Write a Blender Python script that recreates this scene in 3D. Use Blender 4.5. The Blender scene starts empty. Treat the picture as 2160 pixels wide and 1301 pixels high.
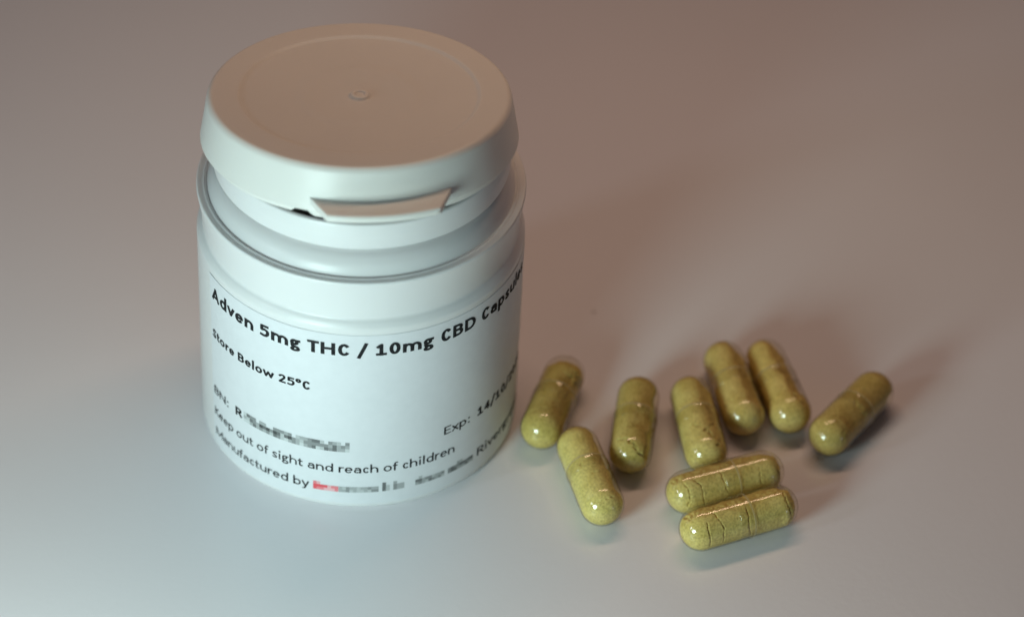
import bpy, bmesh, math, random
import numpy as np
from mathutils import Vector, Matrix, noise

MM = 0.001
scene = bpy.context.scene
col = scene.collection

# ------------------------------------------------------------------ camera
CAM = Vector((1.06, -319.50, 290.17)) * MM
FWD = Vector((0.04819, 0.76030, -0.64778)).normalized()
RGT = Vector((0.99874, -0.02773, 0.04175)).normalized()
UPV = RGT.cross(FWD).normalized()
RGT = FWD.cross(UPV).normalized()
cam_data = bpy.data.cameras.new("camera")
cam_data.sensor_width = 36.0
cam_data.lens = 105.0
cam_data.clip_start = 0.01
cam_data.clip_end = 20.0
cam_data.dof.use_dof = True
FOCUS = Vector((4.0, -21.8, 22.0)) * MM
cam_data.dof.focus_distance = (FOCUS - CAM).dot(FWD)
cam_data.dof.aperture_fstop = 12.5
cam_data.dof.aperture_blades = 7
cam = bpy.data.objects.new("camera", cam_data)
m = Matrix.Identity(4)
for i in range(3):
    m[i][0], m[i][1], m[i][2], m[i][3] = RGT[i], UPV[i], -FWD[i], CAM[i]
cam.matrix_world = m
col.objects.link(cam)
scene.camera = cam

# ------------------------------------------------------------------ world, lamps, exposure
world = bpy.data.worlds.new("World")
scene.world = world
world.use_nodes = True
bg = world.node_tree.nodes["Background"]
bg.inputs[0].default_value = (0.78, 0.72, 1.0, 1)
bg.inputs[1].default_value = 0.03


def lamp(name, loc, target, color, power, shape, sx, sy=None, roll=0.0):
    d = bpy.data.lights.new(name, 'AREA')
    d.shape = shape
    d.size = sx
    if sy is not None:
        d.size_y = sy
    d.color = color
    d.energy = power
    o = bpy.data.objects.new(name, d)
    loc = Vector(loc)
    q = (Vector(target) - loc).to_track_quat('-Z', 'Y')
    o.matrix_world = Matrix.Translation(loc) @ q.to_matrix().to_4x4() @ Matrix.Rotation(roll, 4, 'Z')
    col.objects.link(o)
    return o


# the small cool lamp close by, low at the front left
lamp("cool_lamp", (-0.066, -0.141, 0.055), (0.015, -0.015, 0.012), (0.74, 1.0, 0.97), 0.196, 'DISK', 0.052)
# a dimmer cool pane farther round to the left
lamp("left_window", (-0.47, -0.25, 0.23), (0.0, -0.01, 0.02), (0.82, 0.92, 1.0), 0.28, 'RECTANGLE', 0.06, 0.09)
# the faint violet pane at the right
lamp("right_window", (0.47, -0.34, 0.075), (0.03, -0.01, 0.01), (0.80, 0.78, 1.0), 0.035, 'RECTANGLE', 0.03, 0.04)
# the warm light bar above and a little behind
lamp("warm_light_bar", (0.040, 0.074, 0.207), (0.036, -0.012, 0.0), (1.0, 0.66, 0.44), 0.136, 'RECTANGLE', 0.180, 0.011,
     roll=math.radians(14))

scene.view_settings.view_transform = 'Standard'
scene.view_settings.look = 'None'
scene.view_settings.exposure = 0.0
scene.view_settings.gamma = 1.0
scene.view_settings.use_curve_mapping = False
scene.render.engine = 'CYCLES'
scene.cycles.max_bounces = 12
scene.cycles.transparent_max_bounces = 16
scene.cycles.use_denoising = True
scene.cycles.adaptive_threshold = 0.005
scene.cycles.sample_clamp_indirect = 3.0
scene.cycles.blur_glossy = 0.5

# ------------------------------------------------------------------ materials


def new_mat(name):
    mt = bpy.data.materials.new(name)
    mt.use_nodes = True
    nt = mt.node_tree
    return mt, nt, nt.nodes["Principled BSDF"]


def N(nt, kind, **kw):
    n = nt.nodes.new(kind)
    for k, v in kw.items():
        if k in n.inputs.keys():
            n.inputs[k].default_value = v
        else:
            setattr(n, k, v)
    return n


def ramp(nt, a, b, ca, cb):
    n = nt.nodes.new("ShaderNodeValToRGB")
    n.color_ramp.elements[0].position = a
    n.color_ramp.elements[0].color = (*ca, 1)
    n.color_ramp.elements[1].position = b
    n.color_ramp.elements[1].color = (*cb, 1)
    return n


def mat_table():
    mt, nt, b = new_mat("white_laminate")
    tc = N(nt, "ShaderNodeTexCoord")
    n1 = N(nt, "ShaderNodeTexNoise", Scale=14.0, Detail=4.0)
    nt.links.new(tc.outputs["Object"], n1.inputs["Vector"])
    r1 = ramp(nt, 0.35, 0.7, (0.785, 0.76, 0.79), (0.81, 0.785, 0.815))
    nt.links.new(n1.outputs["Fac"], r1.inputs[0])
    vo = N(nt, "ShaderNodeTexVoronoi", Scale=55.0)
    nt.links.new(tc.outputs["Object"], vo.inputs["Vector"])
    sp = ramp(nt, 0.012, 0.03, (1, 1, 1), (0, 0, 0))
    nt.links.new(vo.outputs["Distance"], sp.inputs[0])
    sv = N(nt, "ShaderNodeSeparateColor")
    nt.links.new(vo.outputs["Color"], sv.inputs[0])
    gt = N(nt, "ShaderNodeMath", operation='GREATER_THAN')
    gt.inputs[1].default_value = 0.80
    nt.links.new(sv.outputs[0], gt.inputs[0])
    mu = N(nt, "ShaderNodeMath", operation='MULTIPLY')
    nt.links.new(gt.outputs[0], mu.inputs[0])
    nt.links.new(sp.outputs[0], mu.inputs[1])
    mu2 = N(nt, "ShaderNodeMath", operation='MULTIPLY')
    nt.links.new(mu.outputs[0], mu2.inputs[0])
    mu2.inputs[1].default_value = 0.75
    mxs = N(nt, "ShaderNodeMix", data_type='RGBA')
    nt.links.new(mu2.outputs[0], mxs.inputs[0])
    nt.links.new(r1.outputs[0], mxs.inputs[6])
    mxs.inputs[7].default_value = (0.16, 0.14, 0.12, 1)
    nt.links.new(mxs.outputs[2], b.inputs["Base Color"])
    n2 = N(nt, "ShaderNodeTexNoise", Scale=30.0, Detail=5.0)
    nt.links.new(tc.outputs["Object"], n2.inputs["Vector"])
    mr = N(nt, "ShaderNodeMapRange")
    mr.inputs["To Min"].default_value = 0.19
    mr.inputs["To Max"].default_value = 0.29
    nt.links.new(n2.outputs["Fac"], mr.inputs["Value"])
    nt.links.new(mr.outputs[0], b.inputs["Roughness"])
    n3 = N(nt, "ShaderNodeTexNoise", Scale=900.0, Detail=2.0)
    nt.links.new(tc.outputs["Object"], n3.inputs["Vector"])
    bp = N(nt, "ShaderNodeBump", Strength=0.03, Distance=0.0005)
    nt.links.new(n3.outputs["Fac"], bp.inputs["Height"])
    nt.links.new(bp.outputs[0], b.inputs["Normal"])
    b.inputs["IOR"].default_value = 1.5
    return mt


def mat_plastic(name, colr, rough, sss=0.35, spec=0.5):
    mt, nt, b = new_mat(name)
    tc = N(nt, "ShaderNodeTexCoord")
    n1 = N(nt, "ShaderNodeTexNoise", Scale=60.0, Detail=4.0)
    nt.links.new(tc.outputs["Object"], n1.inputs["Vector"])
    r1 = ramp(nt, 0.3, 0.75, tuple(c * 0.975 for c in colr), colr)
    nt.links.new(n1.outputs["Fac"], r1.inputs[0])
    nt.links.new(r1.outputs[0], b.inputs["Base Color"])
    mr = N(nt, "ShaderNodeMapRange")
    mr.inputs["To Min"].default_value = rough - 0.05
    mr.inputs["To Max"].default_value = rough + 0.07
    nt.links.new(n1.outputs["Fac"], mr.inputs["Value"])
    nt.links.new(mr.outputs[0], b.inputs["Roughness"])
    n3 = N(nt, "ShaderNodeTexNoise", Scale=420.0, Detail=3.0)
    nt.links.new(tc.outputs["Object"], n3.inputs["Vector"])
    bp = N(nt, "ShaderNodeBump", Strength=0.06, Distance=0.0003)
    nt.links.new(n3.outputs["Fac"], bp.inputs["Height"])
    nt.links.new(bp.outputs[0], b.inputs["Normal"])
    b.inputs["Subsurface Weight"].default_value = sss
    b.inputs["Subsurface Radius"].default_value = (1.0, 0.9, 0.75)
    b.inputs["Subsurface Scale"].default_value = 0.0009
    b.inputs["IOR"].default_value = 1.49
    b.inputs["Specular IOR Level"].default_value = spec
    return mt


def mat_paper():
    mt, nt, b = new_mat("label_paper")
    tc = N(nt, "ShaderNodeTexCoord")
    n1 = N(nt, "ShaderNodeTexNoise", Scale=700.0, Detail=4.0)
    nt.links.new(tc.outputs["Object"], n1.inputs["Vector"])
    r1 = ramp(nt, 0.3, 0.7, (0.685, 0.69, 0.715), (0.71, 0.715, 0.74))
    nt.links.new(n1.outputs["Fac"], r1.inputs[0])
    nt.links.new(r1.outputs[0], b.inputs["Base Color"])
    b.inputs["Roughness"].default_value = 0.48
    bp = N(nt, "ShaderNodeBump", Strength=0.08, Distance=0.0002)
    nt.links.new(n1.outputs["Fac"], bp.inputs["Height"])
    nt.links.new(bp.outputs[0], b.inputs["Normal"])
    return mt


def mat_ink(name, colr, wear=0.02):
    mt, nt, b = new_mat(name)
    tc = N(nt, "ShaderNodeTexCoord")
    n1 = N(nt, "ShaderNodeTexNoise", Scale=2500.0, Detail=2.0)
    nt.links.new(tc.outputs["Object"], n1.inputs["Vector"])
    r1 = ramp(nt, 0.35, 0.75, colr, tuple(c + wear for c in colr))
    nt.links.new(n1.outputs["Fac"], r1.inputs[0])
    nt.links.new(r1.outputs[0], b.inputs["Base Color"])
    b.inputs["Roughness"].default_value = 0.7
    b.inputs["Specular IOR Level"].default_value = 0.15
    return mt


def mat_powder():
    mt, nt, b = new_mat("olive_powder")
    tc = N(nt, "ShaderNodeTexCoord")
    oi = N(nt, "ShaderNodeObjectInfo")
    off = N(nt, "ShaderNodeVectorMath", operation='SCALE')
    cb = N(nt, "ShaderNodeCombineXYZ")
    for i in range(3):
        nt.links.new(oi.outputs["Random"], cb.inputs[i])
    nt.links.new(cb.outputs[0], off.inputs[0])
    off.inputs["Scale"].default_value = 3.0
    add = N(nt, "ShaderNodeVectorMath", operation='ADD')
    nt.links.new(tc.outputs["Object"], add.inputs[0])
    nt.links.new(off.outputs[0], add.inputs[1])
    n1 = N(nt, "ShaderNodeTexNoise", Scale=420.0, Detail=5.0, Roughness=0.6)
    nt.links.new(add.outputs[0], n1.inputs["Vector"])
    r1 = ramp(nt, 0.32, 0.72, (0.74, 0.585, 0.185), (0.92, 0.77, 0.305))
    nt.links.new(n1.outputs["Fac"], r1.inputs[0])
    n2 = N(nt, "ShaderNodeTexNoise", Scale=3200.0, Detail=3.0, Roughness=0.7)
    nt.links.new(add.outputs[0], n2.inputs["Vector"])
    r2 = ramp(nt, 0.36, 0.56, (0.45, 0.40, 0.32), (1, 1, 1))
    nt.links.new(n2.outputs["Fac"], r2.inputs[0])
    mx = N(nt, "ShaderNodeMix", data_type='RGBA', blend_type='MULTIPLY')
    mx.inputs[0].default_value = 0.6
    nt.links.new(r1.outputs[0], mx.inputs[6])
    nt.links.new(r2.outputs[0], mx.inputs[7])
    mx2 = N(nt, "ShaderNodeMix", data_type='RGBA', blend_type='MULTIPLY')
    mx2.inputs[0].default_value = 1.0
    nt.links.new(mx.outputs[2], mx2.inputs[6])
    nt.links.new(oi.outputs["Color"], mx2.inputs[7])
    nt.links.new(mx2.outputs[2], b.inputs["Base Color"])
    b.inputs["Roughness"].default_value = 0.95
    b.inputs["Specular IOR Level"].default_value = 0.15
    bp = N(nt, "ShaderNodeBump", Strength=0.5, Distance=0.00012)
    nt.links.new(n2.outputs["Fac"], bp.inputs["Height"])
    nt.links.new(bp.outputs[0], b.inputs["Normal"])
    return mt


def mat_gelatin():
    """thin clear gelatin: a sheet too thin to bend light, with a glossy skin"""
    mt, nt, b = new_mat("clear_gelatin")
    out = nt.nodes["Material Output"]
    nt.nodes.remove(b)
    tr = N(nt, "ShaderNodeBsdfTransparent")
    tr.inputs[0].default_value = (0.955, 0.935, 0.87, 1)
    lw2 = N(nt, "ShaderNodeLayerWeight", Blend=0.5)     # seen edge-on the film is a longer, browner path
    rr_ = ramp(nt, 0.70, 1.0, (0.975, 0.965, 0.925), (0.56, 0.46, 0.32))
    nt.links.new(lw2.outputs["Facing"], rr_.inputs[0])
    nt.links.new(rr_.outputs[0], tr.inputs[0])
    gl = N(nt, "ShaderNodeBsdfGlossy")
    gl.inputs["Roughness"].default_value = 0.11
    tc = N(nt, "ShaderNodeTexCoord")
    n1 = N(nt, "ShaderNodeTexNoise", Scale=260.0, Detail=2.0)
    nt.links.new(tc.outputs["Object"], n1.inputs["Vector"])
    bp = N(nt, "ShaderNodeBump", Strength=0.02, Distance=0.0003)
    nt.links.new(n1.outputs["Fac"], bp.inputs["Height"])
    nt.links.new(bp.outputs[0], gl.inputs["Normal"])
    lw = N(nt, "ShaderNodeLayerWeight", Blend=0.5)      # Schlick, alike on both faces of the film
    pw = N(nt, "ShaderNodeMath", operation='POWER')
    nt.links.new(lw.outputs["Facing"], pw.inputs[0])
    pw.inputs[1].default_value = 5.0
    fr = N(nt, "ShaderNodeMath", operation='MULTIPLY_ADD')
    nt.links.new(pw.outputs[0], fr.inputs[0])
    fr.inputs[1].default_value = 0.92
    fr.inputs[2].default_value = 0.07
    mx = N(nt, "ShaderNodeMixShader")
    nt.links.new(fr.outputs[0], mx.inputs[0])
    nt.links.new(tr.outputs[0], mx.inputs[1])
    nt.links.new(gl.outputs[0], mx.inputs[2])
    nt.links.new(mx.outputs[0], out.inputs["Surface"])
    return mt


M_TABLE = mat_table()
M_BODY = mat_plastic("white_bottle_plastic", (0.745, 0.735, 0.735), 0.32, 0.2)
M_CAP = mat_plastic("white_cap_plastic", (0.735, 0.715, 0.68), 0.38, 0.2, 0.3)
M_PAPER = mat_paper()
M_INK = mat_ink("black_ink", (0.012, 0.012, 0.014))
M_POWDER = mat_powder()
M_GEL = mat_gelatin()


def mat_lip():
    """the cut edge of the gelatin, a little cloudy"""
    mt, nt, b = new_mat("cloudy_gelatin_edge")
    out = nt.nodes["Material Output"]
    b.inputs["Base Color"].default_value = (0.74, 0.66, 0.42, 1)
    b.inputs["Roughness"].default_value = 0.25
    tc = N(nt, "ShaderNodeTexCoord")
    n1 = N(nt, "ShaderNodeTexNoise", Scale=900.0, Detail=2.0)
    nt.links.new(tc.outputs["Object"], n1.inputs["Vector"])
    mr = N(nt, "ShaderNodeMapRange")
    mr.inputs["To Min"].default_value = 0.25
    mr.inputs["To Max"].default_value = 0.60
    nt.links.new(n1.outputs["Fac"], mr.inputs["Value"])
    tr = N(nt, "ShaderNodeBsdfTransparent")
    tr.inputs[0].default_value = (0.95, 0.92, 0.85, 1)
    mx = N(nt, "ShaderNodeMixShader")
    nt.links.new(mr.outputs[0], mx.inputs[0])
    nt.links.new(tr.outputs[0], mx.inputs[1])
    nt.links.new(b.outputs[0], mx.inputs[2])
    nt.links.new(mx.outputs[0], out.inputs["Surface"])
    return mt


M_LIP = mat_lip()

# ------------------------------------------------------------------ helpers


def link_mesh(name, verts, faces, mat, parent=None, smooth=True, mats=None, fmat=None):
    me = bpy.data.meshes.new(name)
    me.from_pydata([tuple(v) for v in verts], [], faces)
    if mats:
        for x in mats:
            me.materials.append(x)
        if fmat is not None:
            me.polygons.foreach_set("material_index", fmat)
    else:
        me.materials.append(mat)
    me.polygons.foreach_set("use_smooth", [smooth] * len(me.polygons))
    me.update()
    o = bpy.data.objects.new(name, me)
    col.objects.link(o)
    if parent is not None:
        o.parent = parent
    return o


def fix_normals(o):
    bm = bmesh.new()
    bm.from_mesh(o.data)
    bmesh.ops.remove_doubles(bm, verts=bm.verts, dist=1e-7)
    bmesh.ops.recalc_face_normals(bm, faces=bm.faces)
    bm.to_mesh(o.data)
    bm.free()
    o.data.set_sharp_from_angle(angle=math.radians(48))


def round_profile(pts):
    """pts: (r, z, fillet) in mm -> list of (r, z) with the corners rounded"""
    out = []
    n = len(pts)
    for i, (r, z, f) in enumerate(pts):
        if f <= 0 or i == 0 or i == n - 1:
            out.append((r, z))
            continue
        p = np.array((r, z))
        a = np.array(pts[i - 1][:2]) - p
        b = np.array(pts[i + 1][:2]) - p
        la, lb = np.linalg.norm(a), np.linalg.norm(b)
        d = min(f, la * 0.49, lb * 0.49)
        pa, pb = p + a / la * d, p + b / lb * d
        for t in np.linspace(0, 1, 7):
            q = (1 - t) ** 2 * pa + 2 * t * (1 - t) * p + t * t * pb
            out.append((q[0], q[1]))
    return out


def lathe(prof, seg, warp=None):
    """closed turned solid; the first and last profile points lie on the axis (r = 0)"""
    verts, faces, rings = [], [], []
    for r, z in prof:
        if r < 1e-6:
            rings.append([len(verts)])
            verts.append((0, 0, z * MM))
        else:
            ids = []
            for k in range(seg):
                a = 2 * math.pi * k / seg
                rr, zz = (r, z) if warp is None else warp(r, z, a)
                ids.append(len(verts))
                verts.append((rr * math.sin(a) * MM, -rr * math.cos(a) * MM, zz * MM))
            rings.append(ids)
    for A, B in zip(rings[:-1], rings[1:]):
        for k in range(seg):
            k2 = (k + 1) % seg
            if len(A) == 1 and len(B) == 1:
                continue
            if len(A) == 1:
                faces.append((A[0], B[k], B[k2]))
            elif len(B) == 1:
                faces.append((A[k], B[0], A[k2]))
            else:
                faces.append((A[k], B[k], B[k2], A[k2]))
    return verts, faces


def empty(name, loc, label, cat, group=None):
    o = bpy.data.objects.new(name, None)
    o.empty_display_size = 0.01
    o.location = loc
    o["label"] = label
    o["category"] = cat
    if group:
        o["group"] = group
    col.objects.link(o)
    return o


# ------------------------------------------------------------------ the table
bm = bmesh.new()
bmesh.ops.create_cube(bm, size=1.0)
for v in bm.verts:
    v.co = Vector((v.co.x * 3.0, v.co.y * 3.4 + 0.6, (v.co.z - 0.5) * 0.03))
bmesh.ops.bevel(bm, geom=bm.edges[:], offset=0.003, segments=3, affect='EDGES')
me = bpy.data.meshes.new("table_top")
bm.to_mesh(me)
bm.free()
me.materials.append(M_TABLE)
table = bpy.data.objects.new("table_top", me)
table["kind"] = "structure"
table["label"] = "white semi-gloss table top under the bottle and capsules"
col.objects.link(table)

# ------------------------------------------------------------------ the bottle
bottle = empty("pill_bottle", (0, 0, 0),
               "white plastic pill bottle with printed paper label and its snap cap lifted at the front", "bottle")
RB = 22.45
body_prof = round_profile([
    (0, 0.7, 0), (17.0, 0.7, 0.5), (18.2, 0.0, 0.6), (21.75, 0.0, 0.3), (RB, 0.8, 0.7), (RB, 32.3, 0.3),
    (RB + 0.04, 33.0, 0.6), (22.05, 33.7, 0.55), (21.62, 34.1, 0.9), (21.78, 37.0, 0.0), (22.15, 39.3, 0.5),
    (22.36, 40.5, 0.3), (22.22, 40.78, 0.15), (21.5, 40.72, 0.15), (21.28, 40.84, 0.1), (21.08, 40.72, 0.08), (20.98, 40.64, 0.05),
    (20.86, 40.66, 0.05), (20.62, 41.0, 0.2), (20.1, 42.0, 0.5), (19.2, 42.8, 0.5), (17.95, 43.1, 0.3), (17.8, 44.45, 0.15),
    (19.92, 44.62, 0.08), (20.02, 44.85, 0.15), (19.9, 46.6, 0.2), (19.62, 48.3, 0.3), (19.1, 48.42, 0.2), (18.85, 48.2, 0.15), (18.75, 46.0, 0.4), (16.9, 44.3, 0.4), (16.9, 41.7, 0.3),
    (19.6, 40.0, 0.5), (20.6, 38.0, 0.5), (21.0, 32.0, 0.5),
    (21.0, 3.0, 1.2), (0, 2.2, 0)])
v, f = lathe(body_prof, 224)
body = link_mesh("body", v, f, M_BODY, bottle)
fix_normals(body)

# ---- label sheet
R_OUT = RB + 0.07
LAB0, LAB1 = math.radians(-64.0), math.radians(118.0)
LZ0, LZ1 = 1.35, 32.0


def label_sheet():
    nt_, nz = 150, 30
    verts, faces = [], []

    def idx(layer, i, j):
        return layer * (nt_ + 1) * (nz + 1) + i * (nz + 1) + j
    for layer, rr in ((0, RB + 0.03), (1, R_OUT)):
        for i in range(nt_ + 1):
            a = LAB0 + (LAB1 - LAB0) * i / nt_
            for j in range(nz + 1):
                z = LZ0 + (LZ1 - LZ0) * j / nz
                # the free left corner lifts a little and the paper waves very slightly
                w = 0.0
                if layer == 1 or True:
                    w += 0.012 * math.sin(a * 9 + z * 0.35) + 0.012 * math.sin(z * 0.9 + a * 4)
                    e = max(0.0, 1 - i / 7.0)
                    w += 0.03 * e * e * (0.5 + 0.5 * max(0, 1 - (nz - j) / 8.0))
                w = max(w, -0.02)
                verts.append(((rr + w) * math.sin(a) * MM, -(rr + w) * math.cos(a) * MM, z * MM))
    for i in range(nt_):
        for j in range(nz):
            faces.append((idx(1, i, j), idx(1, i + 1, j), idx(1, i + 1, j + 1), idx(1, i, j + 1)))
            faces.append((idx(0, i, j), idx(0, i, j + 1), idx(0, i + 1, j + 1), idx(0, i + 1, j)))
    for i in range(nt_):
        faces.append((idx(0, i, 0), idx(0, i + 1, 0), idx(1, i + 1, 0), idx(1, i, 0)))
        faces.append((idx(0, i, nz), idx(1, i, nz), idx(1, i + 1, nz), idx(0, i + 1, nz)))
    for j in range(nz):
        faces.append((idx(0, 0, j), idx(1, 0, j), idx(1, 0, j + 1), idx(0, 0, j + 1)))
        faces.append((idx(0, nt_, j), idx(0, nt_, j + 1), idx(1, nt_, j + 1), idx(1, nt_, j)))
    return verts, faces


v, f = label_sheet()
label = link_mesh("paper_label", v, f, M_PAPER, bottle)
label["label"] = "white paper label with black print wrapped round the body"
fix_normals(label)
R_INK = R_OUT + 0.032

# ---- lettering: every glyph is drawn with strokes (units: 1/1000 of the type size)
XH, CAPH, ASC, DSC = 466, 632, 690, -185
ADV = dict(A=1200, B=1125, C=1090, D=1270, E=1000, H=1280, K=1075, L=860, M=1751, N=1322, R=1120, S=950, T=1005,
           a=990, b=1080, c=862, d=1080, e=1024, f=632, g=968, h=1080, i=478, l=478, m=1650, n=1080, o=1085, p=1080,
           r=722, s=806, t=695, u=1080, v=935, w=1475, x=895, y=935)
for c_ in "0123456789":
    ADV[c_] = 1038
ADV.update({' ': 463, ':': 555, '/': 850, '°': 694, '.': 520})


def arc(cx, cy, rx, ry, a0, a1, n=18):
    return [(cx + rx * math.cos(math.radians(a0 + (a1 - a0) * t / n)),
             cy + ry * math.sin(math.radians(a0 + (a1 - a0) * t / n))) for t in range(n + 1)]


def spline(pts, n=6):
    out = []
    P = [pts[0]] + list(pts) + [pts[-1]]
    for i in range(1, len(P) - 2):
        p0, p1, p2, p3 = P[i - 1], P[i], P[i + 1], P[i + 2]
        for k in range(n):
            t = k / n
            out.append(tuple(0.5 * ((2 * p1[d]) + (-p0[d] + p2[d]) * t + (2 * p0[d] - 5 * p1[d] + 4 * p2[d] - p3[d]) * t * t
                                    + (-p0[d] + 3 * p1[d] - 3 * p2[d] + p3[d]) * t ** 3) for d in (0, 1)))
    out.append(pts[-1])
    return out


def glyph(ch, w):
    h = w / 2
    adv = ADV[ch] * 1000 / 2048
    l = 42 + h
    r = adv - 38 - h
    cx = adv / 2
    X, C, A, D = XH - h, CAPH - h, ASC - h, DSC + h
    S = []
    rx, ry = cx - 32 - h, XH / 2 - h + 6
    if ch == 'A':
        S = [[(18 + h, h), (cx, C)], [(cx, C), (adv - 18 - h, h)], [(cx - adv * 0.2, 185), (cx + adv * 0.2, 185)]]
    elif ch == 'B':
        S = [[(l, h), (l, C)], [(l, C), (cx, C)] + arc(cx, (C + 330) / 2, r - cx - 22, (C - 330) / 2, 90, -90) + [(l, 330)],
             [(l, 330), (cx + 10, 330)] + arc(cx + 10, (h + 330) / 2, r - cx - 8, (330 - h) / 2, 90, -90) + [(l, h)]]
    elif ch == 'C':
        S = [arc(cx + 22, CAPH / 2, cx - 42 - h, CAPH / 2 - h + 6, 50, 310, 26)]
    elif ch == 'D':
        S = [[(l, h), (l, C)], [(l, C), (cx - 40, C)] + arc(cx - 40, CAPH / 2, r - cx + 40, C - CAPH / 2, 90, -90) + [(l, h)]]
    elif ch == 'E':
        S = [[(r, C), (l, C), (l, h), (r, h)], [(l, CAPH / 2 + 10), (r - 35, CAPH / 2 + 10)]]
    elif ch == 'H':
        S = [[(l, h), (l, C)], [(r, h), (r, C)], [(l, CAPH / 2 + 10), (r, CAPH / 2 + 10)]]
    elif ch == 'K':
        S = [[(l, h), (l, C)], [(r + 10, C), (l, 305)], [(l + 90, 370), (r + 20, h)]]
    elif ch == 'L':
        S = [[(l, C), (l, h), (r, h)]]
    elif ch == 'M':
        S = [[(l, h), (l, C), (cx, h + 20), (r, C), (r, h)]]
    elif ch == 'N':
        S = [[(l, h), (l, C), (r, h), (r, C)]]
    elif ch == 'R':
        S = [[(l, h), (l, C)], [(l, C), (cx - 20, C)] + arc(cx - 20, (C + 300) / 2, r - cx, (C - 300) / 2, 90, -90) + [(l, 300)],
             [(cx - 10, 300), (r + 12, h)]]
    elif ch == 'S':
        S = [spline([(r - 5, C - 45), (cx + 20, C + 4), (l + 25, C - 50), (l + 10, C - 135), (cx, CAPH / 2 + 8), (r - 8, 175),
                     (r - 22, 75 + h * .3), (cx - 20, h - 4), (l - 5, h + 50)])]
    elif ch == 'T':
        S = [[(14 + h, C), (adv - 14 - h, C)], [(cx, C), (cx, h)]]
    elif ch == 'a':
        S = [[(r, h)] + [(r, X - 130)] + arc((l + r) / 2 + 6, X - 130, (r - l) / 2 - 6, 130, 0, 140),
             [(r, 270), (l + 95, 268)] + arc(l + 95, (h + 268) / 2, 95, (268 - h) / 2, 90, 270) + spline([(l + 95, h), (r - 60, h + 20), (r, h + 85)])]
    elif ch in 'bp':
        S = [arc(cx, XH / 2, r - cx, ry, 0, 360, 26), [(l, h), (l, A)] if ch == 'b' else [(l, D), (l, X)]]
    elif ch == 'c':
        S = [arc(cx + 22, XH / 2, rx - 4, ry, 48, 312, 22)]
    elif ch == 'd':
        S = [arc(cx, XH / 2, cx - l, ry, 0, 360, 26), [(r, h), (r, A)]]
    elif ch == 'e':
        S = [[(cx - rx, XH / 2 + 8), (cx + rx, XH / 2 + 8)] + arc(cx, XH / 2, rx, ry, 3, 305, 26)]
    elif ch == 'f':
        S = [spline([(adv + 10 - h, A - 8), (adv * 0.72, A), (adv * 0.5, A - 45), (adv * 0.44, A - 130)]) + [(adv * 0.44, h)],
             [(20 + h, X - 8), (adv - 20 - h, X - 8)]]
    elif ch == 'g':
        S = [arc(cx - 22, XH - h - 118 + h * .4, cx - 95 - h * .55, 122 - h * .35, 0, 360, 22), [(cx + 20, X), (adv - 10 - h, X)],
             spline([(cx - 110, XH - 240), (l + 12, 145), (l + 40, 88), (cx, 72), (r - 35, 50), (r + 8, -40),
                     (r - 60, D + 12), (cx - 20, D), (l + 20, D + 20), (l - 4, -50), (l + 40, 20), (l + 85, 70)])]
    elif ch in 'hn':
        top = A if ch == 'h' else X
        S = [[(l, h), (l, top)], [(l, X - 165)] + arc((l + r) / 2, X - 165, (r - l) / 2, 165, 165, 0) + [(r, h)]]
    elif ch == 'i':
        S = [[(cx, h), (cx, X)], arc(cx, 612, 10 + h * .25, 10 + h * .25, 0, 360, 10)]
    elif ch == 'l':
        S = [[(cx, h), (cx, A)]]
    elif ch == 'm':
        mid = (l + r) / 2
        S = [[(l, h), (l, X)], [(l, X - 155)] + arc((l + mid) / 2, X - 155, (mid - l) / 2, 155, 165, 0) + [(mid, h)],
             [(mid, X - 155)] + arc((r + mid) / 2, X - 155, (r - mid) / 2, 155, 165, 0) + [(r, h)]]
    elif ch == 'o':
        S = [arc(cx, XH / 2, rx, ry, 0, 360, 28)]
    elif ch == 'r':
        S = [[(l, h), (l, X)], spline([(l, X - 150), (l + 50, X - 50), (l + 120, X), (r + 30, X - 6)])]
    elif ch == 's':
        S = [spline([(r - 2, X - 28), (cx + 20, X + 4), (l + 15, X - 42), (l + 15, X - 105), (cx, XH / 2), (r - 5, 135),
                     (r - 12, 62 + h * .3), (cx - 20, h - 4), (l, h + 32)])]
    elif ch == 't':
        S = [[(adv * 0.42, 590 - h)] + spline([(adv * 0.42, 140), (adv * 0.47, h + 30), (adv * 0.68, h), (adv - 20 - h, h + 10)]),
             [(18 + h, X - 8), (adv - 25 - h, X - 8)]]
    elif ch == 'u':
        S = [[(l, X), (l, 165)] + arc((l + r) / 2, 165 + 0, (r - l) / 2, 165 - h, 180, 345), [(r, h), (r, X)]]
    elif ch == 'v':
        S = [[(15 + h, X), (cx, h), (adv - 15 - h, X)]]
    elif ch == 'w':
        S = [[(15 + h, X), (adv * .285, h), (cx, X - 10), (adv * .715, h), (adv - 15 - h, X)]]
    elif ch == 'x':
        S = [[(20 + h, X), (adv - 20 - h, h)], [(20 + h, h), (adv - 20 - h, X)]]
    elif ch == 'y':
        S = [[(15 + h, X), (cx, h)], [(adv - 15 - h, X), (cx - 45, D + 20), (cx - 130, D)]]
    elif ch == '0':
        S = [arc(cx, CAPH / 2, cx - 45 - h, CAPH / 2 - h + 4, 0, 360, 28)]
    elif ch == '1':
        S = [[(l + 25, C - 100), (cx, C), (cx, h)], [(l + 10, h), (r, h)]]
    elif ch == '2':
        S = [spline([(l + 8, C - 60), (cx - 40, C), (r - 40, C - 20), (r - 22, C - 140), (cx + 30, 280), (l + 8, h + 20)]) + [(l, h), (r, h)]]
    elif ch == '4':
        S = [[(r - 75, h), (r - 75, C), (l - 15, 175), (r + 18, 175)]]
    elif ch == '5':
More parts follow.
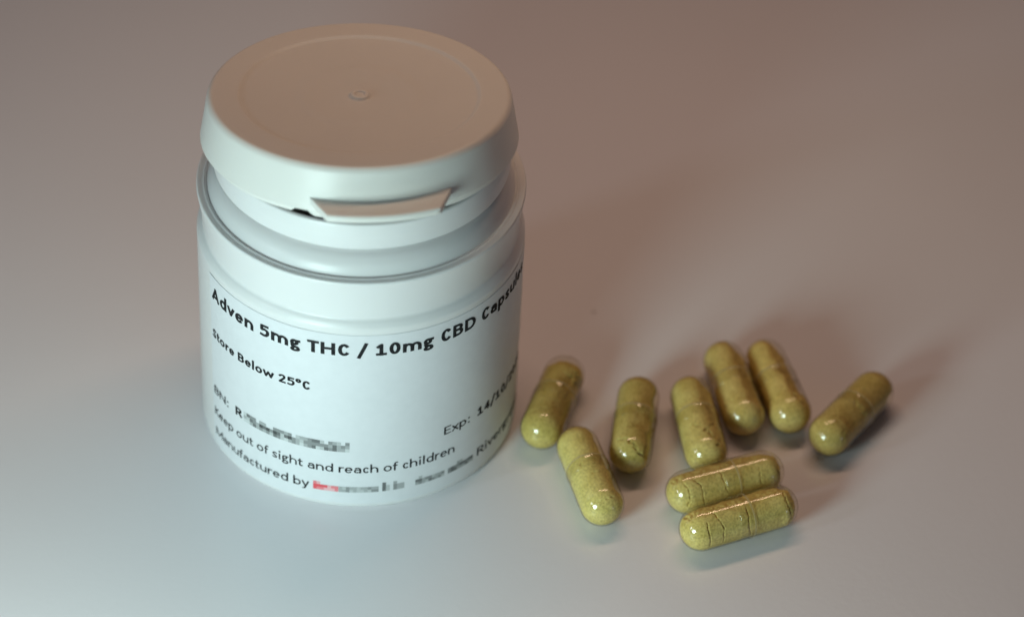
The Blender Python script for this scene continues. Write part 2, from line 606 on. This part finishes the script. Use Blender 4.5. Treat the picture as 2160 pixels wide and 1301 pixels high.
        S = [[(r - 15, C), (l + 22, C), (l + 18, 355)] + spline([(l + 18, 355), (cx + 10, 385), (r - 15, 325), (r - 5, 190), (r - 75, h + 25), (cx - 30, h - 2), (l, h + 22)])]
    elif ch == '/':
        S = [[(10 + h, -110 + h), (adv - 10 - h, 690 - h)]]
    elif ch == ':':
        S = [arc(cx, h * .9 + 12, 10 + h * .2, 10 + h * .2, 0, 360, 10), arc(cx, XH - h - 20, 10 + h * .2, 10 + h * .2, 0, 360, 10)]
    elif ch == '.':
        S = [arc(cx, h * .9 + 12, 10 + h * .2, 10 + h * .2, 0, 360, 10)]
    elif ch == '°':
        S = [arc(cx, 510, 95, 95, 0, 360, 18)]
    return adv, S


def resample(pts, step):
    out = [pts[0]]
    for a, b in zip(pts[:-1], pts[1:]):
        d = math.dist(a, b)
        k = max(1, int(math.ceil(d / step)))
        for i in range(1, k + 1):
            out.append((a[0] + (b[0] - a[0]) * i / k, a[1] + (b[1] - a[1]) * i / k))
    return out


def stroke_polys(pts, h):
    """quads along a polyline plus round discs at its ends and sharp corners"""
    polys = []
    pts = list(pts)
    closed = math.dist(pts[0], pts[-1]) < 1e-3
    if not closed:                      # square ends
        for e, q in ((0, 1), (-1, -2)):
            d = math.dist(pts[e], pts[q]) or 1.0
            k = h * 0.92
            pts[e] = (pts[e][0] + (pts[e][0] - pts[q][0]) / d * k, pts[e][1] + (pts[e][1] - pts[q][1]) / d * k)
    for a, b in zip(pts[:-1], pts[1:]):
        d = math.dist(a, b)
        if d < 1e-6:
            continue
        nx, ny = -(b[1] - a[1]) / d * h, (b[0] - a[0]) / d * h * 0.80
        polys.append([(a[0] - nx, a[1] - ny), (b[0] - nx, b[1] - ny), (b[0] + nx, b[1] + ny), (a[0] + nx, a[1] + ny)])
    discs = [pts[0]] if closed else []
    for p0, p1, p2 in zip(pts[:-2], pts[1:-1], pts[2:]):
        a1 = math.atan2(p1[1] - p0[1], p1[0] - p0[0])
        a2 = math.atan2(p2[1] - p1[1], p2[0] - p1[0])
        if abs((a2 - a1 + math.pi) % (2 * math.pi) - math.pi) > 0.12:
            discs.append(p1)
    for q in discs:
        polys.append([(q[0] + h * math.cos(2 * math.pi * k / 12), q[1] + h * 0.8 * math.sin(2 * math.pi * k / 12)) for k in range(12)])
    return polys


SLOPE = 0.0135


def lettering(name, text, th0, th1, base, size, weight, mat=None, fit_last=None):
    """one line of print from angle th0 to th1 (degrees), base line z (mm) at the left edge of the label"""
    glyphs, x = [], 0.0
    for ch in text:
        adv, S = glyph(ch, weight) if ch != ' ' else (ADV[' '] * 1000 / 2048, [])
        glyphs.append((x, S))
        x += adv
    x0 = 45.0
    x1 = x - 45.0
    if fit_last is not None:            # th1 marks the end of this many characters
        x1 = glyphs[fit_last][0] - 45.0
    s0 = math.radians(th0) * R_OUT
    sx = (math.radians(th1 - th0) * R_OUT) / (x1 - x0)
    verts, faces = [], []
    lift = 0
    for gx, S in glyphs:
        for st in S:
            lift = (lift + 1) % 5
            for poly in stroke_polys(resample(st, 130), weight / 2):
                ids = []
                for px, py in poly:
                    s = s0 + (gx + px - x0) * sx
                    z = base + py * size / 1000 + SLOPE * (s + 24.5)
                    a = s / R_OUT
                    # stay on the waved paper
                    w = max(0.012 * math.sin(a * 9 + z * 0.35) + 0.012 * math.sin(z * 0.9 + a * 4), -0.02)
                    e = max(0.0, 1 - (a - LAB0) / ((LAB1 - LAB0) * 7 / 150))
                    jz = (LZ1 - z) / (LZ1 - LZ0) * 30
                    w += 0.03 * e * e * (0.5 + 0.5 * max(0, 1 - jz / 8.0))
                    rr = R_INK + w + lift * 0.0015
                    ids.append(len(verts))
                    verts.append((rr * math.sin(a) * MM, -rr * math.cos(a) * MM, z * MM))
                faces.append(ids)
    return link_mesh(name, verts, faces, mat or M_INK, label, smooth=True)


o = lettering("title_lettering", "Adven 5mg THC / 10mg CBD Capsules", -62.0, 78.5, 28.12, 3.36, 146)
o["label"] = "bold black title print"
lettering("storage_lettering", "Store Below 25°C", -62.6, -16.8, 21.2, 2.40, 142)
lettering("batch_lettering", "BN:", -62.7, -52.6, 10.85, 2.34, 100)
lettering("batch_lettering", "R", -48.7, -45.4, 10.85, 2.45, 140)
lettering("expiry_lettering", "Exp:", 31.3, 42.9, 10.9, 2.34, 100)
lettering("expiry_lettering", "14/10/2020", 46.4, 82.0, 10.95, 2.45, 138)
lettering("warning_lettering", "Keep out of sight and reach of children", -62.7, 36.0, 6.85, 2.34, 100)
lettering("maker_lettering", "Manufactured by", -62.3, -17.5, 3.22, 2.34, 100)
lettering("maker_lettering", "Rivergreen", 47.2, 82.0, 3.3, 2.34, 100)

# ---- the blocked-out print: little square cells of grey and red ink
GREYS = [mat_ink("grey_ink_%d" % i, (g, g * 1.03, g * 1.04), 0.01) for i, g in enumerate((0.07, 0.15, 0.25, 0.36, 0.46, 0.56))]
REDS = [mat_ink("red_ink_%d" % i, c, 0.01) for i, c in enumerate(((0.72, 0.10, 0.12), (0.74, 0.22, 0.24), (0.76, 0.42, 0.44)))]


def blocked(name, th0, th1, base, height, rows, pattern, mats, seed):
    rnd = random.Random(seed)
    cell = height / rows
    s0, s1 = math.radians(th0) * R_OUT, math.radians(th1) * R_OUT
    ncol = max(1, round((s1 - s0) / cell))
    cw = (s1 - s0) / ncol
    verts, faces, fm = [], [], []
    for c in range(ncol):
        for q in range(rows):
            k = pattern(c, q, ncol, rnd)
            if k is None:
                continue
            ids = []
            for t in (0, 0.5, 1):
                for zz in (0, 1):
                    s = s0 + (c + t) * cw
                    z = base + (q + zz) * cell + SLOPE * (s + 24.5)
                    a = s / R_OUT
                    w = max(0.012 * math.sin(a * 9 + z * 0.35) + 0.012 * math.sin(z * 0.9 + a * 4), -0.02)
                    rr = R_INK + w
                    ids.append(len(verts))
                    verts.append((rr * math.sin(a) * MM, -rr * math.cos(a) * MM, z * MM))
            faces += [(ids[0], ids[2], ids[3], ids[1]), (ids[2], ids[4], ids[5], ids[3])]
            fm += [k, k]
    return link_mesh(name, verts, faces, None, label, smooth=True, mats=mats, fmat=fm)


def pat_batch(c, q, n, rnd):
    if q == 2 and rnd.random() < 0.18:
        return None
    base = rnd.choice((0, 1, 2, 2, 3, 4)) if q == 1 else rnd.choice((1, 2, 3, 3, 4, 5))
    return min(5, base + (1 if c in (0, n - 1) else 0))


def pat_small(c, q, n, rnd):
    if q == 2:
        return rnd.choice((2, 3, 4)) if rnd.random() < 0.3 else None
    return rnd.choice((1, 2, 2, 3, 3, 4))


def pat_red(c, q, n, rnd):
    if q == 2:
        return rnd.choice((1, 2)) if c < 2 else (2 if rnd.random() < .4 else None)
    return rnd.choice((0, 0, 1, 2)) if q == 1 else rnd.choice((0, 1, 2))


o = blocked("blocked_batch_print", -44.4, -3.0, 10.72, 1.72, 3, pat_batch, GREYS, 5)
o["label"] = "row of grey blocked-out print cells after the letter R"
o = blocked("blocked_maker_print", -15.8, -6.8, 3.2, 1.5, 3, pat_red, REDS, 2)
o["label"] = "red blocked-out print cells"
blocked("blocked_maker_print", -6.7, 7.3, 3.2, 1.5, 3, lambda c, q, n, r: r.choice((2, 3, 3, 4)) if q < 2 else None, GREYS, 3)
blocked("blocked_maker_print", 8.6, 16.5, 3.2, 1.6, 3,
        lambda c, q, n, r: [1, 4, None, 2, 3, 3, 2][c % 7] if (q < 2 or c % 7 in (0, 6)) else (3 if c % 7 == 3 else None), GREYS, 4)
blocked("blocked_maker_print", 20.6, 32.0, 3.2, 1.5, 3, pat_small, GREYS, 6)
blocked("blocked_maker_print", 33.5, 45.0, 3.2, 1.5, 3, pat_small, GREYS, 7)

# ------------------------------------------------------------------ the cap, lifted at the front
cap_prof = round_profile([
    (0, -0.42, 0), (0.55, -0.42, 0.1), (0.75, -0.2, 0.1), (1.15, -0.2, 0.15), (1.5, -0.62, 0.2), (4.0, -0.66, 0.6), (7.4, -0.46, 0.8),
    (8.6, -0.52, 0.8), (12.5, -0.42, 1.0), (15.6, -0.30, 0.2), (16.05, -0.03, 0.15), (16.3, 0.0, 0.12), (16.75, 0.0, 0.2), (19.75, -0.03, 0.4), (20.25, -0.55, 0.45),
    (21.22, -5.9, 0.3), (21.3, -6.15, 0.15), (20.95, -6.25, 0.1), (20.6, -6.0, 0.2), (19.9, -1.5, 0.3), (18.5, -1.5, 0.2), (18.35, -4.6, 0.3), (17.6, -4.6, 0.3), (17.4, -1.5, 0.2), (0, -1.5, 0)])
v, f = lathe(cap_prof, 224)
cap = link_mesh("cap", v, f, M_CAP, bottle)
fix_normals(cap)
TILT = math.radians(7.5)
cap.location = Vector((-0.40, 0.75, 54.62)) * MM
cap.rotation_euler = (-TILT, math.radians(-0.6), 0)
cap["label"] = "white snap cap tilted back with its front edge raised"


def thumb_tab():
    """the lip one pushes up: a thin shelf, wide at the skirt and narrower at its outer edge"""
    n = 24
    verts, faces = [], []
    zt_in, zt_out, th = -4.35, -4.55, 1.0
    rows = []
    for i in range(n + 1):
        u = -1 + 2 * i / n
        a_in = math.radians(9.0 + 27.0 * u)
        p_in = (20.7 * math.sin(a_in), -20.7 * math.cos(a_in))
        xo = 3.3 + 7.3 * u
        ro = 24.25
        p_out = (xo, -math.sqrt(ro * ro - xo * xo))
        rows.append((p_in, p_out))
    m = 6
    for (pi, po) in rows:
        ring = []
        for k in range(m + 1):
            t = k / m
            ring.append((pi[0] + (po[0] - pi[0]) * t, pi[1] + (po[1] - pi[1]) * t, zt_in + (zt_out - zt_in) * t))
        # rounded nose
        d = Vector((po[0] - pi[0], po[1] - pi[1])).normalized()
        for k in range(1, 6):
            a = math.pi * k / 6
            ring.append((po[0] + d.x * 0.28 * math.sin(a), po[1] + d.y * 0.28 * math.sin(a), zt_out - th / 2 + th / 2 * math.cos(a)))
        for k in range(m + 1):
            t = 1 - k / m
            ring.append((pi[0] + (po[0] - pi[0]) * t, pi[1] + (po[1] - pi[1]) * t, (zt_in + (zt_out - zt_in) * t) - th))
        verts += ring
    L = len(ring)
    for i in range(n):
        for k in range(L):
            k2 = (k + 1) % L
            faces.append((i * L + k, (i + 1) * L + k, (i + 1) * L + k2, i * L + k2))
    faces.append(tuple(range(L)))
    faces.append(tuple(n * L + k for k in reversed(range(L))))
    verts = [(x * MM, y * MM, z * MM) for x, y, z in verts]
    return verts, faces


v, f = thumb_tab()
tab = link_mesh("thumb_tab", v, f, M_CAP, cap)
fix_normals(tab)
bv = tab.modifiers.new("bevel", 'BEVEL')
bv.width = 0.00022
bv.segments = 3
bv.limit_method = 'ANGLE'
bv.angle_limit = math.radians(50)


def tear_strip(a0, a1, full, seed):
    """what is left of the torn sealing strip under the skirt"""
    n = 60
    verts, faces = [], []
    for i in range(n + 1):
        u = i / n
        a = math.radians(a0 + (a1 - a0) * u)
        drop = full * min(1, u * 34 + 0.1) * min(1, (1 - u) * 20 + 0.05) + 0.10 * noise.noise((u * 14, seed, 3))
        for rr, z in ((20.45, -5.6), (20.45, -6.15 - drop), (19.95, -6.15 - drop), (19.95, -5.6)):
            verts.append((rr * math.sin(a) * MM, -rr * math.cos(a) * MM, z * MM))
    for i in range(n):
        for k in range(4):
            k2 = (k + 1) % 4
            faces.append((i * 4 + k, (i + 1) * 4 + k, (i + 1) * 4 + k2, i * 4 + k2))
    faces += [(0, 1, 2, 3), tuple(n * 4 + k for k in (3, 2, 1, 0))]
    return verts, faces


for a0, a1, full, seed in ((-19.5, 95, 1.2, 1.0), (-85, -22.0, 1.0, 2.0)):
    v, f = tear_strip(a0, a1, full, seed)
    strip = link_mesh("tear_strip", v, f, M_CAP, cap)
    fix_normals(strip)

# ------------------------------------------------------------------ the capsules
RC, RBODY, RP, LTOT = 3.14, 3.05, 2.95, 17.8


def half_shell(r, x_end, x_open, n_len, seg, lip):
    """thin round-ended tube along X: closed dome at x_end, open at x_open, with a rolled lip"""
    sgn = 1 if x_open > x_end else -1
    prof = []
    for k in range(13):
        a = math.pi / 2 * k / 12
        prof.append((x_end + sgn * r * (1 - math.cos(a)), r * math.sin(a)))
    xs = prof[-1][0]
    for k in range(1, n_len + 1):
        t = k / n_len
        x = xs + (x_open - xs) * t
        rr = r
        if lip and abs(x_open - x) < 0.7:
            rr = r + 0.075 * math.sin(math.pi * abs(x_open - x) / 0.7)
        prof.append((x, rr))
    prof.append((x_open, r - 0.09))
    verts, faces = [(prof[0][0] * MM, 0, 0)], []
    for (x, rr) in prof[1:]:
        for k in range(seg):
            a = 2 * math.pi * k / seg
            verts.append((x * MM, rr * math.sin(a) * MM, rr * math.cos(a) * MM))
    for k in range(seg):
        faces.append((0, 1 + k, 1 + (k + 1) % seg))
    for i in range(len(prof) - 2):
        for k in range(seg):
            k2 = (k + 1) % seg
            faces.append((1 + i * seg + k, 1 + (i + 1) * seg + k, 1 + (i + 1) * seg + k2, 1 + i * seg + k2))
    return verts, faces


def shell_mesh(name, *args):
    v, f = half_shell(*args)
    me = bpy.data.meshes.new(name)
    me.from_pydata(v, [], f)
    me.materials.append(M_GEL)
    me.materials.append(M_LIP)
    x_open = args[2] * MM
    for p in me.polygons:
        if name == "cap_shell" and abs(p.center.x - x_open) < 0.00028:
            p.material_index = 1
    me.polygons.foreach_set("use_smooth", [True] * len(me.polygons))
    bm = bmesh.new()
    bm.from_mesh(me)
    bmesh.ops.recalc_face_normals(bm, faces=bm.faces)
    if bm.calc_volume(signed=True) < 0:
        bmesh.ops.reverse_faces(bm, faces=bm.faces)
    bm.to_mesh(me)
    bm.free()
    return me


SEAM = LTOT * 0.57
CAP_SHELL = shell_mesh("cap_shell", RC, 0.0, SEAM, 40, 56, True)
BODY_SHELL = shell_mesh("body_shell", RBODY, LTOT, SEAM - 2.2, 26, 56, False)


def jag(pts, rnd, amp, depth=4):
    P = [np.array(p, float) for p in pts]
    for d in range(depth):
        Q = [P[0]]
        for a, b in zip(P[:-1], P[1:]):
            t = b - a
            nrm = np.array((-t[1], t[0]))
            Q.append((a + b) / 2 + nrm * rnd.uniform(-amp, amp))
            Q.append(b)
        P = Q
    return np.array(P)


def powder_mesh(seed, phic, cracks, voids):
    """the packed powder: a round-ended plug with real grooves where it has cracked and hollows where it has slumped"""
    rnd = random.Random(seed)
    gap = 0.13
    x0, x1 = gap + (RC - RP) * 0.3, LTOT - gap - 0.05
    r = RP
    arcl = math.pi * r / 2
    straight = (x1 - r) - (x0 + r)
    tot = 2 * arcl + straight
    nu, nv = 260, 200
    S = np.linspace(0, tot, nu + 1)
    px, pr = np.zeros(nu + 1), np.zeros(nu + 1)
    nx, nr = np.zeros(nu + 1), np.zeros(nu + 1)
    for i, s in enumerate(S):
        if s < arcl:
            a = s / r
            px[i], pr[i], nx[i], nr[i] = x0 + r - r * math.cos(a), r * math.sin(a), -math.cos(a), math.sin(a)
        elif s < arcl + straight:
            px[i], pr[i], nx[i], nr[i] = x0 + r + (s - arcl), r, 0, 1
        else:
            a = (tot - s) / r
            px[i], pr[i], nx[i], nr[i] = x1 - r + r * math.cos(a), r * math.sin(a), math.cos(a), math.sin(a)
    ph = np.arange(nv) * 2 * math.pi / nv
    X = np.repeat(px[1:-1, None], nv, 1)
    Rr = np.repeat(pr[1:-1, None], nv, 1)
    P = np.stack([X, Rr * np.sin(ph)[None], Rr * np.cos(ph)[None]], -1)
    Nn = np.stack([np.repeat(nx[1:-1, None], nv, 1), nr[1:-1, None] * np.sin(ph)[None], nr[1:-1, None] * np.cos(ph)[None]], -1)
    dep = np.zeros(X.shape)
    off = seed * 7.3
    flat = P.reshape(-1, 3)
    nz = np.array([noise.noise((q[0] * .55 + off, q[1] * .55, q[2] * .55)) for q in flat]).reshape(X.shape)
    nz2 = np.array([noise.noise((q[0] * 2.3 + off, q[1] * 2.3, q[2] * 2.3)) for q in flat]).reshape(X.shape)
    nz3 = np.array([noise.noise((q[0] * 4.2 + off, q[1] * 4.2, q[2] * 4.2 + 3)) for q in flat]).reshape(X.shape)
    dep += 0.03 * np.clip(nz, 0, 1) + 0.010 * nz2 + 0.09 * np.clip(nz3 - 0.22, 0, 1)
    # hollows
    U = (X / LTOT)
    PH = np.degrees(np.repeat(ph[None], X.shape[0], 0))
    for (u0, u1, pc, half, d) in voids:
        dp = np.abs((PH - (phic + pc) + 180) % 360 - 180) + 14 * nz
        along = np.clip((U - u0) / 0.05 + 0.5 * nz2, 0, 1) * np.clip((u1 - U) / 0.05 + 0.5 * nz2, 0, 1)
        ang = np.clip((half - dp) / (half * 0.8), 0, 1)
        ang = ang * ang * (3 - 2 * ang)
        dep = np.maximum(dep, 1.15 * d * along * ang * (1 + 0.35 * nz + 0.25 * nz2))
    # cracks, as grooves
    for (pts, width, d) in cracks:
        pl = jag([(u * LTOT, math.radians(p + phic)) for u, p in pts], rnd, 0.22, 4)
        P3 = []
        for (xx, aa) in pl:
            # the plug radius at this place
            k = np.interp(xx, px, pr)
            P3.append((xx, k * math.sin(aa), k * math.cos(aa)))
        P3 = np.array(P3)
        best = np.full(X.shape, 9.0)
        for a, b in zip(P3[:-1], P3[1:]):
            ab = b - a
            t = np.clip(((P - a) @ ab) / max(ab @ ab, 1e-9), 0, 1)
            best = np.minimum(best, np.linalg.norm(P - (a + t[..., None] * ab), axis=-1))
        wloc = width * (0.7 + 0.9 * np.clip(nz2, -0.6, 1) + 0.6 * nz3)
        dep = dep + 1.0 * d * np.clip(0.75 + 0.9 * nz3 + 0.5 * nz2, 0.15, 1.2) * np.exp(-(best / np.maximum(wloc, 0.04)) ** 2)
    P = P - Nn * dep[..., None]
    verts = [(px[0] * MM, 0, 0)] + [tuple(q) for q in (P.reshape(-1, 3) * MM)] + [(px[-1] * MM, 0, 0)]
    faces = []
    nr_ = P.shape[0]
    for k in range(nv):
        k2 = (k + 1) % nv
        faces.append((0, 1 + k2, 1 + k))
        faces.append((len(verts) - 1, 1 + (nr_ - 1) * nv + k, 1 + (nr_ - 1) * nv + k2))
    for i in range(nr_ - 1):
        for k in range(nv):
            k2 = (k + 1) % nv
            faces.append((1 + i * nv + k, 1 + i * nv + k2, 1 + (i + 1) * nv + k2, 1 + (i + 1) * nv + k))
    me = bpy.data.meshes.new("powder")
    me.from_pydata(verts, [], faces)
    me.materials.append(M_POWDER)
    me.polygons.foreach_set("use_smooth", [True] * len(me.polygons))
    me.update()
    return me


W = 0.06
# near end (x, y), far end (x, y) of the end-sphere centres in mm, label, cracks, hollows
CAPS = [
    ((25.86, -8.80), (29.57, 2.67), "clear capsule beside the bottle, its upper end partly empty",
     [([(0.20, -70), (0.235, -20), (0.22, 30), (0.15, 70)], W, .45), ([(0.33, -20), (0.36, 25), (0.30, 75)], W, .4)],
     [(0.22, 0.80, 55, 70, 0.35), (0.78, 1.1, -20, 120, 0.7), (0.52, 0.75, 40, 60, 0.6)]),
    ((33.66, -23.79), (30.94, -12.64), "olive powder capsule touching the lower end of the one beside the bottle",
     [([(0.46, -15), (0.52, 10), (0.50, 45), (0.43, 75)], W, .4), ([(0.36, 10), (0.38, 50), (0.30, 80)], .08, .25),
      ([(0.1, -45), (0.075, 0), (0.10, 45)], .07, .2)],
     [(0.15, 0.95, 85, 38, 0.55)]),
    ((38.29, -13.10), (40.02, -2.14), "olive capsule lying alone in shadow between two others, slanted crack across its lower end",
     [([(0.17, -55), (0.15, -10), (0.06, 35), (0.08, 70)], .14, .5), ([(0.30, -60), (0.31, -5), (0.25, 50)], .09, .3)],
     [(0.06, 0.92, 82, 42, 0.9), (0.28, 0.55, 20, 45, 0.25)]),
    ((48.85, -12.63), (47.74, -2.20), "olive capsule whose lower end touches the pair lying side by side in front",
     [([(0.34, -45), (0.36, -10), (0.31, 8)], W, .45), ([(0.36, 45), (0.28, 28), (0.20, 25), (0.10, 40)], .13, .55),
      ([(0.62, -40), (0.66, 0), (0.63, 40)], .07, .2), ([(0.72, -30), (0.70, 30)], .07, .2)],
     [(0.35, 0.97, 68, 45, 0.5)]),
    ((54.99, -5.50), (53.09, 6.24), "left one of the two powder capsules lying close together at the back",
     [([(0.9, -50), (0.88, 0), (0.91, 50)], .09, .25), ([(0.21, -20), (0.23, 30)], .08, .2)],
     [(0.15, 0.97, 72, 45, 0.6)]),
    ((61.73, -4.98), (59.21, 6.88), "right one of the two powder capsules lying close together at the back",
     [([(0.27, -70), (0.255, -20), (0.28, 25)], W, .4), ([(0.21, 30), (0.15, 42), (0.12, 60)], .15, .5)],
     [(0.23, 0.98, 75, 60, 0.8), (0.23, 0.98, -80, 30, 0.35)]),
    ((66.77, -9.58), (74.39, 0.12), "rightmost olive powder capsule, lying apart and pointing away to the right",
     [([(0.20, -20), (0.19, 20), (0.12, 55)], W, .4)],
     [(0.20, 0.97, 78, 40, 0.55), (0.22, 0.5, 10, 60, 0.2)]),
    ((45.67, -21.34), (56.58, -17.16), "rear one of the two cracked capsules lying side by side in front",
     [([(0.22, -70), (0.20, -25), (0.24, 10), (0.25, 55)], W, .45), ([(0.42, -35), (0.43, 0), (0.45, 30)], W, .4),
      ([(0.11, -30), (0.13, 30), (0.1, 60)], .09, .3), ([(0.93, -40), (0.9, 10), (0.93, 60)], .12, .4), ([(0.75, -20), (0.74, 30)], .06, .2)],
     [(0.9, 1.1, 0, 180, 0.3), (0.04, 0.97, -72, 48, 0.5)]),
    ((47.24, -28.42), (57.65, -24.17), "foremost capsule nearest the camera, with a bright streak along its top",
     [([(0.25, -35), (0.28, -5), (0.30, 20), (0.29, 60)], W, .42), 
      ([(0.17, -10), (0.175, 30), (0.18, 70)], .08, .3), ([(0.52, -20), (0.51, 20), (0.53, 65)], .09, .35),
      ([(0.87, -35), (0.855, 0), (0.88, 35), (0.87, 60)], .13, .42)],
     [(0.9, 1.1, 0, 180, 0.3), (0.04, 0.97, -72, 48, 0.5), (0.60, 0.85, 45, 30, 0.12)]),
]
SHADES = [(0.84, 0.83, 0.76), (0.98, 1.0, 0.98), (0.80, 0.80, 0.74), (0.92, 0.92, 0.90), (0.90, 0.86, 0.84), (0.94, 0.88, 0.84),
          (0.80, 0.76, 0.70), (0.92, 0.92, 0.90), (1.0, 1.0, 0.96)]
for i, (A, B, text, cracks, voids) in enumerate(CAPS):
    A = Vector((A[0], A[1], 0))
    B = Vector((B[0], B[1], 0))
    mid = (A + B) / 2
    ax = (B - A).normalized()
    ang = math.atan2(ax.y, ax.x)
    root = empty("capsule", (mid.x * MM, mid.y * MM, 0), text, "capsule", "powder capsules spilled on the table")
    root.rotation_euler = (0, 0, ang)
    side = Vector((-ax.y, ax.x, 0))
    to_cam = (CAM / MM - mid).normalized()
    phic = math.degrees(math.atan2(to_cam.dot(side), to_cam.z))
    sg = 1 if (Vector((1, 0, 0)).dot(side) > 0) else -1     # so that positive angles run towards the picture's right or bottom
    if abs(ax.x) > 0.8:
        sg = 1 if side.y < 0 else -1
    cr = [([(u, p * sg) for u, p in pts], w, d) for pts, w, d in cracks]
    vo = [(u0, u1, pc * sg, hf, d) for u0, u1, pc, hf, d in voids]
    spin = random.Random(i).uniform(0, 6.28)
    for nm, me in (("cap_shell", CAP_SHELL), ("body_shell", BODY_SHELL), ("powder", powder_mesh(i + 1, phic, cr, vo))):
        o = bpy.data.objects.new(nm, me)
        col.objects.link(o)
        o.parent = root
        o.location = (-LTOT / 2 * MM, 0, RC * MM)
        if nm == "powder":
            o.color = (*SHADES[i], 1)       # each capsule's powder has its own shade
        else:
            o.rotation_euler = (spin, 0, 0)
